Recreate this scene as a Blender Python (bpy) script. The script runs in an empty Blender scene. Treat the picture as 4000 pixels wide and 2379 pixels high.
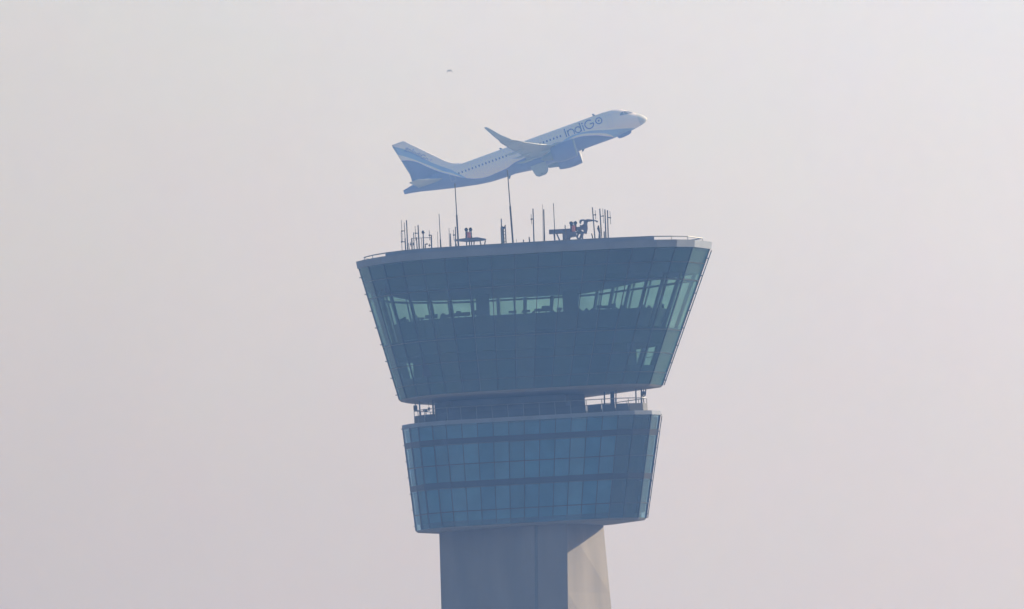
import bpy, bmesh, math, random
from mathutils import Vector, Matrix
random.seed(7)
sc = bpy.context.scene
COL = sc.collection

# ------------------------------------------------------------------ camera
ELEV = math.radians(3.88)
ROLL = math.radians(3.2)
CAM = Vector((0.0, -1400.0, 1.7))
ZC = 1.7 + 1400.0*math.tan(ELEV)              # height the lens is centred on at the tower
F = Vector((0, math.cos(ELEV), math.sin(ELEV)))
R0 = Vector((1, 0, 0)); U0 = R0.cross(F)
RV = R0*math.cos(ROLL) - U0*math.sin(ROLL)
UV = U0*math.cos(ROLL) + R0*math.sin(ROLL)
KPX = 79970.0                                  # focal length counted in photograph pixels
cam_data = bpy.data.cameras.new("camera")
cam_data.sensor_fit = 'HORIZONTAL'; cam_data.sensor_width = 36.0
cam_data.lens = KPX*36.0/4000.0
cam_data.clip_start = 5.0; cam_data.clip_end = 60000.0
cam = bpy.data.objects.new("camera", cam_data); COL.objects.link(cam)
m3 = Matrix((RV, UV, -F)).transposed()
cam.matrix_world = Matrix.Translation(CAM) @ m3.to_4x4()
sc.camera = cam

def at(px, py, Y):
    """world point seen at a photograph pixel, on the upright plane y = Y"""
    d = F + RV*((px-2000.0)/KPX) + UV*((1189.5-py)/KPX)
    return CAM + d*((Y-CAM.y)/d.y)

# ------------------------------------------------------------------ world, sun, exposure
SUN_EL, SUN_AZ = math.radians(21), math.radians(31)     # azimuth counted from +X towards +Y
sun_dir = Vector((math.cos(SUN_EL)*math.cos(SUN_AZ), math.cos(SUN_EL)*math.sin(SUN_AZ), math.sin(SUN_EL)))
w = bpy.data.worlds.new("World"); sc.world = w; w.use_nodes = True
nt = w.node_tree; nt.nodes.clear()
wo = nt.nodes.new('ShaderNodeOutputWorld'); bg = nt.nodes.new('ShaderNodeBackground')
sky = nt.nodes.new('ShaderNodeTexSky'); sky.sky_type = 'NISHITA'; sky.sun_disc = False
sky.sun_elevation = SUN_EL
sky.sun_rotation = math.pi/2 - SUN_AZ
sky.air_density = 1.0; sky.dust_density = 4.0; sky.ozone_density = 1.0; sky.altitude = 200
geo = nt.nodes.new('ShaderNodeTexCoord')
# thick pale haze near the horizon, brighter towards the sun's side, faint mottling
sep = nt.nodes.new('ShaderNodeSeparateXYZ'); nt.links.new(geo.outputs['Generated'], sep.inputs[0])
hz = nt.nodes.new('ShaderNodeMapRange'); hz.inputs['From Min'].default_value = 0.05; hz.inputs['From Max'].default_value = 0.45
hz.inputs['To Min'].default_value = 1.0; hz.inputs['To Max'].default_value = 0.0; hz.interpolation_type = 'SMOOTHSTEP'
nt.links.new(sep.outputs['Z'], hz.inputs['Value'])
dirn = nt.nodes.new('ShaderNodeVectorMath'); dirn.operation = 'DOT_PRODUCT'
dirn.inputs[1].default_value = (math.cos(math.radians(72)), math.sin(math.radians(72)), 0)
nt.links.new(geo.outputs['Generated'], dirn.inputs[0])
az = nt.nodes.new('ShaderNodeMapRange'); az.inputs['From Min'].default_value = -0.7; az.inputs['From Max'].default_value = 0.8; az.inputs['To Min'].default_value = 0.15
az.interpolation_type = 'SMOOTHSTEP'
nt.links.new(dirn.outputs['Value'], az.inputs['Value'])
hm = nt.nodes.new('ShaderNodeMath'); hm.operation = 'MULTIPLY'
nt.links.new(hz.outputs[0], hm.inputs[0]); nt.links.new(az.outputs[0], hm.inputs[1])
no = nt.nodes.new('ShaderNodeTexNoise'); no.inputs['Scale'].default_value = 55; no.inputs['Detail'].default_value = 6
nt.links.new(geo.outputs['Generated'], no.inputs['Vector'])
nr = nt.nodes.new('ShaderNodeMapRange'); nr.inputs['From Min'].default_value = 0.3; nr.inputs['From Max'].default_value = 0.7
nr.inputs['To Min'].default_value = 0.985; nr.inputs['To Max'].default_value = 1.015
nt.links.new(no.outputs['Fac'], nr.inputs['Value'])
# the haze brightens towards the sun (upper right) and dulls towards the ground (lower left)
SKY_A, SKY_U, SKY_V = (5.42, 4.95, 5.55), (0.75, 0.85, 1.6), (0.85, 1.25, 1.7)
no2 = nt.nodes.new('ShaderNodeTexNoise'); no2.inputs['Scale'].default_value = 1500; no2.inputs['Detail'].default_value = 8; no2.inputs['Roughness'].default_value = 0.75
nt.links.new(geo.outputs['Generated'], no2.inputs['Vector'])
nr2 = nt.nodes.new('ShaderNodeMapRange'); nr2.inputs['From Min'].default_value = 0.3; nr2.inputs['From Max'].default_value = 0.7
nr2.inputs['To Min'].default_value = 0.978; nr2.inputs['To Max'].default_value = 1.022
nt.links.new(no2.outputs['Fac'], nr2.inputs['Value'])
mm = nt.nodes.new('ShaderNodeMath'); mm.operation = 'MULTIPLY'
nt.links.new(nr.outputs[0], mm.inputs[0]); nt.links.new(nr2.outputs[0], mm.inputs[1])
acc = None
for axis, lim, vec in ((RV, 0.03, SKY_U), (UV, 0.018, SKY_V)):
    dd = nt.nodes.new('ShaderNodeVectorMath'); dd.operation = 'DOT_PRODUCT'; dd.inputs[1].default_value = axis
    nt.links.new(geo.outputs['Generated'], dd.inputs[0])
    mr_ = nt.nodes.new('ShaderNodeMapRange'); mr_.inputs['From Min'].default_value = -lim; mr_.inputs['From Max'].default_value = lim
    mr_.inputs['To Min'].default_value = -1.0; mr_.inputs['To Max'].default_value = 1.0
    nt.links.new(dd.outputs['Value'], mr_.inputs['Value'])
    ma = nt.nodes.new('ShaderNodeVectorMath'); ma.operation = 'MULTIPLY_ADD'
    ma.inputs[1].default_value = vec; ma.inputs[2].default_value = SKY_A
    nt.links.new(mr_.outputs[0], ma.inputs[0])
    if acc is not None: nt.links.new(acc.outputs[0], ma.inputs[2])
    acc = ma
hazec = nt.nodes.new('ShaderNodeVectorMath'); hazec.operation = 'SCALE'
# faint pink and grey-green patches in the haze
pc = nt.nodes.new('ShaderNodeVectorMath'); pc.operation = 'MULTIPLY_ADD'
pc.inputs[1].default_value = (0.10, 0.10, 0.16); pc.inputs[2].default_value = (0.95, 0.95, 0.92)
no3 = nt.nodes.new('ShaderNodeTexNoise'); no3.inputs['Scale'].default_value = 160; no3.inputs['Detail'].default_value = 9; no3.inputs['Roughness'].default_value = 0.8
nt.links.new(geo.outputs['Generated'], no3.inputs['Vector']); nt.links.new(no3.outputs['Color'], pc.inputs[0])
pm = nt.nodes.new('ShaderNodeVectorMath'); pm.operation = 'MULTIPLY'
nt.links.new(acc.outputs[0], pm.inputs[0]); nt.links.new(pc.outputs[0], pm.inputs[1])
nt.links.new(pm.outputs[0], hazec.inputs[0]); nt.links.new(mm.outputs[0], hazec.inputs['Scale'])
mix = nt.nodes.new('ShaderNodeMix'); mix.data_type = 'RGBA'
nt.links.new(hm.outputs[0], mix.inputs['Factor'])
nt.links.new(sky.outputs[0], mix.inputs['A']); nt.links.new(hazec.outputs[0], mix.inputs['B'])
nt.links.new(mix.outputs['Result'], bg.inputs['Color'])
bg.inputs['Strength'].default_value = 0.084
nt.links.new(bg.outputs[0], wo.inputs['Surface'])

sl = bpy.data.lights.new("sun", 'SUN'); sl.energy = 5.0; sl.angle = math.radians(0.6); sl.color = (1.0, 0.92, 0.82)
so = bpy.data.objects.new("sun", sl); COL.objects.link(so)
so.rotation_euler = (-sun_dir).to_track_quat('-Z', 'Y').to_euler(); so.location = (60, 20, 260)

vs = sc.view_settings
vs.view_transform = 'Standard'; vs.look = 'None'; vs.gamma = 1.0; vs.exposure = 0.55; vs.use_curve_mapping = False
sc.render.engine = 'CYCLES'
sc.cycles.max_bounces = 8; sc.cycles.transparent_max_bounces = 24; sc.cycles.volume_bounces = 0
sc.cycles.use_denoising = True
sc.cycles.caustics_reflective = False; sc.cycles.caustics_refractive = False

# ------------------------------------------------------------------ materials
def mat(name, color, rough=0.6, metal=0.0, noise=0.0, nscale=1.0, bump=0.0, spec=0.5, stretch=None):
    m = bpy.data.materials.new(name); m.use_nodes = True
    n = m.node_tree; b = n.nodes['Principled BSDF']
    b.inputs['Base Color'].default_value = (*color, 1); b.inputs['Roughness'].default_value = rough
    b.inputs['Metallic'].default_value = metal; b.inputs['Specular IOR Level'].default_value = spec
    if noise or bump:
        tc = n.nodes.new('ShaderNodeTexCoord'); mp = n.nodes.new('ShaderNodeMapping')
        if stretch: mp.inputs['Scale'].default_value = stretch
        n.links.new(tc.outputs['Object'], mp.inputs[0])
        t = n.nodes.new('ShaderNodeTexNoise'); t.inputs['Scale'].default_value = nscale; t.inputs['Detail'].default_value = 7
        n.links.new(mp.outputs[0], t.inputs['Vector'])
        if noise:
            mr = n.nodes.new('ShaderNodeMapRange'); mr.inputs['From Min'].default_value = .3; mr.inputs['From Max'].default_value = .7
            mr.inputs['To Min'].default_value = 1-noise; mr.inputs['To Max'].default_value = 1+noise
            n.links.new(t.outputs['Fac'], mr.inputs['Value'])
            v = n.nodes.new('ShaderNodeVectorMath'); v.operation = 'SCALE'; v.inputs[0].default_value = color
            n.links.new(mr.outputs[0], v.inputs['Scale']); n.links.new(v.outputs[0], b.inputs['Base Color'])
        if bump:
            bp = n.nodes.new('ShaderNodeBump'); bp.inputs['Strength'].default_value = bump; bp.inputs['Distance'].default_value = .02
            n.links.new(t.outputs['Fac'], bp.inputs['Height']); n.links.new(bp.outputs[0], b.inputs['Normal'])
    return m

def glass_mat(name, tint, refl_rough=0.03, ior=1.5, haze=(0.02, 0.05, 0.06), hz_amt=0.06):
    m = bpy.data.materials.new(name); m.use_nodes = True; n = m.node_tree; n.nodes.clear()
    o = n.nodes.new('ShaderNodeOutputMaterial')
    tr = n.nodes.new('ShaderNodeBsdfTransparent'); tr.inputs[0].default_value = (*tint, 1)
    df = n.nodes.new('ShaderNodeBsdfDiffuse'); df.inputs[0].default_value = (*haze, 1)
    m0 = n.nodes.new('ShaderNodeMixShader'); m0.inputs[0].default_value = hz_amt
    gl = n.nodes.new('ShaderNodeBsdfGlossy'); gl.inputs['Roughness'].default_value = refl_rough
    oi = n.nodes.new('ShaderNodeObjectInfo'); wn = n.nodes.new('ShaderNodeTexWhiteNoise'); wn.noise_dimensions = '1D'
    n.links.new(oi.outputs['Random'], wn.inputs['W'])
    br = n.nodes.new('ShaderNodeMapRange'); br.inputs['To Min'].default_value = 0.75; br.inputs['To Max'].default_value = 1.15
    n.links.new(oi.outputs['Random'], br.inputs['Value'])
    gcx = n.nodes.new('ShaderNodeVectorMath'); gcx.operation = 'SCALE'; gcx.inputs[0].default_value = (0.68, 0.85, 0.95)
    n.links.new(br.outputs[0], gcx.inputs['Scale']); n.links.new(gcx.outputs[0], gl.inputs['Color'])
    gn = n.nodes.new('ShaderNodeNewGeometry'); off = n.nodes.new('ShaderNodeVectorMath'); off.operation = 'SUBTRACT'; off.inputs[1].default_value = (.5, .5, .5)
    sc2 = n.nodes.new('ShaderNodeVectorMath'); sc2.operation = 'SCALE'; sc2.inputs['Scale'].default_value = 0.05
    add = n.nodes.new('ShaderNodeVectorMath'); add.operation = 'ADD'; nrm = n.nodes.new('ShaderNodeVectorMath'); nrm.operation = 'NORMALIZE'
    n.links.new(wn.outputs['Color'], off.inputs[0]); n.links.new(off.outputs[0], sc2.inputs[0]); n.links.new(sc2.outputs[0], add.inputs[1])
    n.links.new(gn.outputs['Normal'], add.inputs[0]); n.links.new(add.outputs[0], nrm.inputs[0]); n.links.new(nrm.outputs[0], gl.inputs['Normal'])
    gm = n.nodes.new('ShaderNodeNewGeometry'); dt = n.nodes.new('ShaderNodeVectorMath'); dt.operation = 'DOT_PRODUCT'
    n.links.new(gm.outputs['Incoming'], dt.inputs[0]); n.links.new(gm.outputs['Normal'], dt.inputs[1])
    ab = n.nodes.new('ShaderNodeMath'); ab.operation = 'ABSOLUTE'; n.links.new(dt.outputs['Value'], ab.inputs[0])
    om = n.nodes.new('ShaderNodeMath'); om.operation = 'SUBTRACT'; om.inputs[0].default_value = 1.0; n.links.new(ab.outputs[0], om.inputs[1])
    pw = n.nodes.new('ShaderNodeMath'); pw.operation = 'POWER'; pw.inputs[1].default_value = 5.0; n.links.new(om.outputs[0], pw.inputs[0])
    F0 = ((ior-1)/(ior+1))**2
    fr = n.nodes.new('ShaderNodeMath'); fr.operation = 'MULTIPLY_ADD'; fr.inputs[1].default_value = 1-F0; fr.inputs[2].default_value = F0
    n.links.new(pw.outputs[0], fr.inputs[0])
    m1 = n.nodes.new('ShaderNodeMixShader')
    tc = n.nodes.new('ShaderNodeTexCoord'); nz = n.nodes.new('ShaderNodeTexNoise'); nz.inputs['Scale'].default_value = 0.45; nz.inputs['Detail'].default_value = 4  # glass haze, its teal mottling painted in for blotchy reflections
    mr = n.nodes.new('ShaderNodeMapRange'); mr.inputs['From Min'].default_value = .35; mr.inputs['From Max'].default_value = .65
    mr.inputs['To Min'].default_value = hz_amt*.3; mr.inputs['To Max'].default_value = hz_amt*1.9
    n.links.new(tc.outputs['Object'], nz.inputs['Vector']); n.links.new(nz.outputs['Fac'], mr.inputs['Value']); n.links.new(mr.outputs[0], m0.inputs[0])
    n.links.new(tr.outputs[0], m0.inputs[1]); n.links.new(df.outputs[0], m0.inputs[2])
    n.links.new(fr.outputs[0], m1.inputs[0]); n.links.new(m0.outputs[0], m1.inputs[1]); n.links.new(gl.outputs[0], m1.inputs[2])
    n.links.new(m1.outputs[0], o.inputs['Surface'])
    return m

M = {}
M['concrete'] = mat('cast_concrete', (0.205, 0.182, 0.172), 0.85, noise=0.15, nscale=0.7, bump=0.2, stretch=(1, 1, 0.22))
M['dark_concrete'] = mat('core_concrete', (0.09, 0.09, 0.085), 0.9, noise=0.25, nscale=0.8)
M['fascia'] = mat('fascia_aluminium', (0.23, 0.26, 0.33), 0.75, 0.0, spec=0.2, noise=0.10, nscale=0.8)
M['soffit'] = mat('soffit_panel', (0.17, 0.16, 0.16), 0.7, noise=0.08, nscale=0.6)
M['frame'] = mat('dark_anodised_frame', (0.02, 0.022, 0.028), 0.35, 0.3)
M['glint'] = mat('clear_anodised_transom', (0.05, 0.05, 0.055), 0.3, 0.3)
M['cab_glass'] = glass_mat('cab_glass', (0.73, 0.87, 0.83), ior=1.6, haze=(0.03, 0.15, 0.19), hz_amt=0.10)
M['low_glass'] = glass_mat('blue_glass', (0.80, 0.90, 0.95), ior=1.7, haze=(0.03, 0.12, 0.2), hz_amt=0.12)
M['interior'] = mat('dark_interior', (0.035, 0.038, 0.042), 0.9, noise=0.2, nscale=0.9)
M['blue_back'] = mat('blue_backing', (0.05, 0.24, 0.36), 0.9, noise=0.12, nscale=0.7)
M['steel'] = mat('weathered_steel', (0.05, 0.052, 0.058), 0.5, 0.3)
M['steel_lt'] = mat('galvanised_steel', (0.22, 0.225, 0.235), 0.5, 0.3)
M['thin'] = mat('antenna_metal', (0.025, 0.025, 0.03), 0.5)
M['red'] = mat('red_lantern_paint', (0.80, 0.25, 0.22), 0.45)
M['crane'] = mat('crane_paint', (0.19, 0.19, 0.25), 0.55, noise=0.15, nscale=2)
M['bird'] = mat('bird_plumage', (0.02, 0.018, 0.016), 0.9)
M['ground'] = mat('dry_ground', (0.20, 0.175, 0.13), 0.95, noise=0.3, nscale=0.02)
M['apron'] = mat('apron_concrete', (0.26, 0.25, 0.23), 0.9, noise=0.1, nscale=0.1)

# ------------------------------------------------------------------ helpers
def tag(o, label=None, cat=None, group=None, kind=None):
    if label: o['label'] = label
    if cat: o['category'] = cat
    if group: o['group'] = group
    if kind: o['kind'] = kind
    return o
def thing(name, label, cat, loc=(0, 0, 0), group=None):
    o = bpy.data.objects.new(name, None); COL.objects.link(o); o.location = loc; o.empty_display_size = 0.3
    return tag(o, label, cat, group)
def link(name, bm, m, parent=None, smooth=False, origin=None, local=False):
    """verts are in world metres unless local; they are stored relative to the parent or the origin"""
    root = parent
    off = Vector((0, 0, 0))
    if not local:
        p = parent
        while p is not None: off += p.location; p = p.parent
        if origin is not None: off += Vector(origin) - off if parent is None else Vector((0, 0, 0))
    me = bpy.data.meshes.new(name)
    if not local and off.length: bmesh.ops.translate(bm, verts=bm.verts, vec=-off)
    bmesh.ops.recalc_face_normals(bm, faces=bm.faces)
    bm.to_mesh(me); bm.free()
    if smooth:
        for p in me.polygons: p.use_smooth = True
    for mm_ in (m if isinstance(m, (list, tuple)) else [m]): me.materials.append(mm_)
    o = bpy.data.objects.new(name, me); COL.objects.link(o)
    if parent is not None: o.parent = parent
    elif origin is not None and not local: o.location = origin
    return o
def loft(bm, rings, cap=True, close=True):
    vs_ = [[bm.verts.new(p) for p in r] for r in rings]
    n = len(rings[0])
    for a, b in zip(vs_, vs_[1:]):
        for i in range(n if close else n-1):
            j = (i+1) % n
            bm.faces.new((a[i], a[j], b[j], b[i]))
    if cap:
        bm.faces.new(vs_[0][::-1]); bm.faces.new(vs_[-1])
    return vs_
def tube(bm, p, q, r, r2=None, n=8):
    p, q = Vector(p), Vector(q); r2 = r if r2 is None else r2
    d = (q-p).normalized(); a = d.orthogonal().normalized(); b = d.cross(a)
    loft(bm, [[c + (a*math.cos(t) + b*math.sin(t))*rr for t in [2*math.pi*k/n for k in range(n)]] for c, rr in ((p, r), (q, r2))])
def bar(bm, p, q, wv, hv):
    """box bar from p to q with half-extent vectors wv and hv"""
    p, q, wv, hv = map(Vector, (p, q, wv, hv))
    loft(bm, [[c+wv+hv, c-wv+hv, c-wv-hv, c+wv-hv] for c in (p, q)])
def box(bm, c, s):
    c = Vector(c); x, y, z = s[0]/2, s[1]/2, s[2]/2
    loft(bm, [[c+Vector((a, b, dz)) for a, b in ((-x, -y), (x, -y), (x, y), (-x, y))] for dz in (-z, z)])
def path_tube(bm, pts, r, n=8):
    pts = [Vector(p) for p in pts]; rings = []
    a = None
    for i, p in enumerate(pts):
        d = (pts[min(i+1, len(pts)-1)] - pts[max(i-1, 0)]).normalized()
        if a is None: a = d.orthogonal().normalized()
        a = (a - d*a.dot(d)).normalized(); b = d.cross(a)
        rr = r[i] if isinstance(r, (list, tuple)) else r
        rings.append([p + (a*math.cos(t)+b*math.sin(t))*rr for t in [2*math.pi*k/n for k in range(n)]])
    loft(bm, rings)
def ball(bm, c, r, seg=12, rings=8, sc_=(1, 1, 1)):
    mt = Matrix.Translation(Vector(c)) @ Matrix.Diagonal((*sc_, 1))
    bmesh.ops.create_uvsphere(bm, u_segments=seg, v_segments=rings, radius=r, matrix=mt)
def Z(z): return ZC + z
def prism(bm, ra, za, rb, zb, cap=True):
    loft(bm, [[Vector((x, y, Z(za))) for x, y in ra], [Vector((x, y, Z(zb))) for x, y in rb]], cap)
def offset(ring, d):
    """move a closed CCW plan outline by d (positive = outwards)"""
    n = len(ring); out = []
    for i in range(n):
        p = Vector(ring[i]); a = Vector(ring[i-1]); b = Vector(ring[(i+1) % n])
        e1 = (p-a).normalized(); e2 = (b-p).normalized()
        n1 = Vector((e1.y, -e1.x)); n2 = Vector((e2.y, -e2.x))
        m_ = (n1+n2).normalized(); k = d/max(0.5, m_.dot(n1))
        out.append((p.x+m_.x*k, p.y+m_.y*k))
    return out
def lerp_ring(a, b, t): return [((1-t)*p[0]+t*q[0], (1-t)*p[1]+t*q[1]) for p, q in zip(a, b)]
def subdiv(ctrl):
    """ctrl: list of (x, y, pieces to the next point)"""
    out = []
    for i, (x, y, n) in enumerate(ctrl):
        x2, y2, _ = ctrl[(i+1) % len(ctrl)]
        for k in range(n): out.append((x+(x2-x)*k/n, y+(y2-y)*k/n))
    return out

# ------------------------------------------------------------------ ground
bm = bmesh.new(); box(bm, (0, 3000, -0.25), (11000, 12000, 0.5))
tag(link('ground', bm, M['ground']), 'dry flat airfield ground around the tower', 'ground', kind='structure')
bm = bmesh.new()
loft(bm, [[Vector((60*math.cos(t), 60*math.sin(t), z)) for t in [2*math.pi*k/48 for k in range(48)]] for z in (0.004, 0.02)])
tag(link('pavement', bm, M['apron']), 'concrete apron round the foot of the tower', 'pavement', kind='structure')

# ------------------------------------------------------------------ control tower
tower = thing('control_tower', 'air traffic control tower with flared blue glass cab on a concrete shaft', 'control tower')

# plan outlines, counter-clockwise seen from above: front (towards the camera) runs left to right
CT = subdiv([(-10.35, 0, 1), (-9.70, -1.8, 1), (-8.65, -3.5, 1), (-7.4, -4.7, 1), (-6.0, -5.4, 2), (-2.9, -5.85, 3), (2.0, -6.0, 3), (6.86, -5.75, 2),
             (10.05, -5.1, 1), (11.4, -4.2, 1), (12.6, -3.0, 1), (13.75, 0, 6), (6.6, 9.0, 1), (5.0, 9.7, 4), (-2.9, 9.5, 1), (-4.6, 9.0, 2), (-7.6, 6.9, 1), (-9.0, 4.6, 1), (-9.8, 2.4, 1)])
def shrink(r, xt, xb, kx, ky): return [(xb+(x-xt)*kx, y*ky) for x, y in r]
CB = shrink(CT, 1.70, 0.95, 9.03/12.05, 0.76)
CZ0, CZ1 = -6.12, 3.05
def cab(z, inset=0.0): 
    r = lerp_ring(CB, CT, (z-CZ0)/(CZ1-CZ0))
    return offset(r, -inset) if inset else r
LT = subdiv([(-7.96, 0, 1), (-7.49, -0.94, 1), (-6.9, -1.82, 1), (-5.93, -2.25, 1), (-4.98, -2.62, 11), (6.85, -2.5, 1), (7.95, -2.05, 1), (9.12, -1.2, 1),
             (9.72, 0, 3), (7.3, 3.4, 3), (4.2, 5.6, 5), (-2.6, 5.6, 3), (-6.0, 3.4, 3)])
LB = shrink(LT, 0.88, 0.46, 7.9/8.84, 0.92)
LZ0, LZ1 = -15.15, -8.12
def low(z, inset=0.0):
    r = lerp_ring(LB, LT, (z-LZ0)/(LZ1-LZ0))
    return offset(r, -inset) if inset else r

# shaft
def shaft_ring(z):
    d = -15.4 - z          # metres below the lower cabin
    k = d
    return [(-5.86-0.028*k, 1.6), (0.80-0.05*k, -1.5-0.01*k), (2.92-0.045*k, -1.42-0.012*k), (5.42+0.040*k, 3.2), (3.2+0.03*k, 5.0+0.01*k), (-4.6-0.02*k, 4.6+0.01*k)]
bm = bmesh.new()
zs = [-15.3, -20, -26, -34, -44, -56, -70, -84, -ZC]
loft(bm, [[Vector((x, y, Z(z))) for x, y in shaft_ring(z)] for z in zs])
link('shaft', bm, M['concrete'], tower)
bm = bmesh.new(); rows = []
for z in (-15.3, -20, -26, -34, -44, -56, -70, -84, -ZC+.05):
    x, y = shaft_ring(z)[1]; rows.append([Vector((x-.11, y+.03, Z(z))), Vector((x, y-.025, Z(z))), Vector((x+.11, y-.012, Z(z))), Vector((x, y+.1, Z(z)))])
M['joint'] = mat('joint_sealant', (0.13, 0.125, 0.12), 0.9)
loft(bm, rows); link('edge_joint', bm, M['joint'], tower)
# neck and its recessed terrace level
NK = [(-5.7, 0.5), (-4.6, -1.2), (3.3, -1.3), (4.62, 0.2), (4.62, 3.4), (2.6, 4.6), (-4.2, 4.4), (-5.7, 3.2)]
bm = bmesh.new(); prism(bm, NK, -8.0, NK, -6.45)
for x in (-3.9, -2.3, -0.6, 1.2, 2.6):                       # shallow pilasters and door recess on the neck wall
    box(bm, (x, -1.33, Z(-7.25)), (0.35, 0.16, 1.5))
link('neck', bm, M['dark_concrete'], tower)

# --- upper cab
def strip_windows(ringf, z0, z1, gap, thick, m, inset0):
    n = len(ringf(z0))
    a0, a1 = ringf(z0, inset0), ringf(z1, inset0); b0, b1 = ringf(z0, inset0+thick), ringf(z1, inset0+thick)
    for i in range(n):
        j = (i+1) % n
        def P(r, k, z): return Vector((r[k][0], r[k][1], Z(z)))
        ol, oh, il, ih = [(P(r, i, z), P(r, j, z)) for r, z in ((a0, z0), (a1, z1), (b0, z0), (b1, z1))]
        def cut(pr):
            d = pr[1]-pr[0]; g = gap/d.length
            return pr[0]+d*g, pr[1]-d*g
        ol, oh, il, ih = map(cut, (ol, oh, il, ih))
        bmw = bmesh.new()
        loft(bmw, [[ol[0], ol[1], il[1], il[0]], [oh[0], oh[1], ih[1], ih[0]]])
        link('window', bmw, m, tower)
strip_windows(cab, CZ0, CZ1, 0.035, 0.03, M['cab_glass'], 0.0)

def frame_bars(bm, ringf, z0, z1, w_, dep, steps=6):
    r0, r1 = ringf(z0), ringf(z1); n = len(r0)
    o0, o1 = offset(r0, 0.03), offset(r1, 0.03); i0, i1 = offset(r0, -dep), offset(r1, -dep)
    for i in range(n):
        t = (Vector(r0[(i+1) % n]) - Vector(r0[i-1])).normalized()*w_/2
        def q(r, z): return [Vector((r[i][0]-t.x, r[i][1]-t.y, Z(z))), Vector((r[i][0]+t.x, r[i][1]+t.y, Z(z)))]
        a, b, c, d = q(o0, z0), q(i0, z0), q(o1, z1), q(i1, z1)
        loft(bm, [[a[0], a[1], b[1], b[0]], [c[0], c[1], d[1], d[0]]])
# glazing clamps: stubs on each corner mullion every 1.2 m
def clamps(bm, ringf, z0, z1, step, idx, L=0.2, r=0.035):
    z = z0
    while z < z1:
        r0 = ringf(z); r1 = offset(r0, L)
        for i in idx: tube(bm, (r0[i][0], r0[i][1], Z(z)), (r1[i][0], r1[i][1], Z(z)), r)
        z += step
def ring_band(bm, ringf, z, h, out, dep):
    za, zb = z-h/2, z+h/2
    ra, rb = offset(ringf(za), out), offset(ringf(zb), out); ia, ib = offset(ringf(za), -dep), offset(ringf(zb), -dep)
    n = len(ra)
    V = [[bm.verts.new((x, y, Z(zz))) for x, y in r] for r, zz in ((ra, za), (rb, zb), (ib, zb), (ia, za))]
    for k in range(4):
        A, B = V[k], V[(k+1) % 4]
        for i in range(n):
            j = (i+1) % n; bm.faces.new((A[i], A[j], B[j], B[i]))
bm = bmesh.new()
frame_bars(bm, cab, CZ0, CZ1, 0.055, 0.09)
ri = max(range(len(CT)), key=lambda i: CT[i][0])
clamps(bm, cab, CZ0+0.35, CZ1, 1.17, [0, ri], 0.15)
link('window_frame', bm, M['frame'], tower)
bm = bmesh.new()
for z in (2.05, 0.9, -2.45, -4.0, -5.3): ring_band(bm, cab, z, 0.045, 0.045, 0.06)
link('transom', bm, M['glint'], tower)
# safety cable standing off the right-hand corner of the cab
ri = max(range(len(CT)), key=lambda i: CT[i][0])
bm = bmesh.new()
a, b = offset(cab(CZ0), 0.10)[ri], offset(cab(CZ1), 0.10)[ri]
tube(bm, (a[0], a[1], Z(CZ0)), (b[0], b[1], Z(CZ1-0.1)), 0.035)
a, b = offset(low(LZ0), 0.09)[max(range(len(LT)), key=lambda i: LT[i][0])], offset(low(LZ1), 0.09)[max(range(len(LT)), key=lambda i: LT[i][0])]
tube(bm, (a[0], a[1], Z(LZ0)), (b[0], b[1], Z(LZ1-0.1)), 0.03)
link('safety_cable', bm, M['thin'], tower)
# fascia, roof deck, upstand, handrail
bm = bmesh.new()
prism(bm, offset(CT, 0.10), 3.04, offset(CT, 0.16), 3.53)
link('roof_fascia', bm, M['fascia'], tower)
bm = bmesh.new()
fr = offset(CT, -0.25)
front = [p for p in fr if p[1] < -2.5 and -8.5 < p[0] < 11.2]
for p, q in zip(front, front[1:]):
    P, Q = Vector((*p, Z(3.53))), Vector((*q, Z(3.53))); d = (Q-P).normalized(); nn = Vector((-d.y, d.x, 0))
    loft(bm, [[P, Q, Q+nn*0.08, P+nn*0.08], [v+Vector((0, 0, 0.24)) for v in (P, Q, Q+nn*0.08, P+nn*0.08)]])
link('parapet', bm, M['fascia'], tower)
bm = bmesh.new()
rr = offset(CT, -0.40)
for i in range(len(rr)):
    p, q = Vector((*rr[i], Z(3.53))), Vector((*rr[(i+1) % len(rr)], Z(3.53)))
    up = Vector((0, 0, 0.27)); tube(bm, p+up, q+up, 0.04); tube(bm, p, p+up, 0.025)
link('handrail', bm, M['steel_lt'], tower)
# soffit of the cab
bm = bmesh.new(); prism(bm, offset(CB, -0.12), -6.26, offset(CB, 0.03), -6.12)
link('soffit', bm, M['soffit'], tower)
# inside of the cab
CEIL = [(-8.8, -1.5), (-8.6, -3.0), (-7.2, -4.0), (-5.8, -4.8), (-2.9, -5.2), (2.0, -5.35), (6.8, -5.15), (9.6, -4.6), (10.4, -4.2), (9.6, -2.6), (8.9, 0.0), (8.1, 1.8), (6.8, 5.0), (4.9, 8.8), (1.8, 8.9), (-3.6, 8.0), (-6.6, 7.0), (-7.3, 4.1)]
bm = bmesh.new(); prism(bm, CEIL, 1.05, CEIL, 2.98)
link('ceiling_void', bm, M['interior'], tower)
bm = bmesh.new(); ring_band(bm, cab, 2.17, 1.6, -0.12, 0.34)
link('upper_spandrel', bm, M['interior'], tower)
bm = bmesh.new(); prism(bm, cab(-3.35, 0.14), -3.35, cab(-2.3, 0.14), -2.3)
link('floor_slab', bm, M['interior'], tower)
bm = bmesh.new(); prism(bm, cab(-6.1, 0.14), -6.1, cab(-4.85, 0.14), -4.85)
link('floor_slab', bm, M['interior'], tower)
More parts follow.
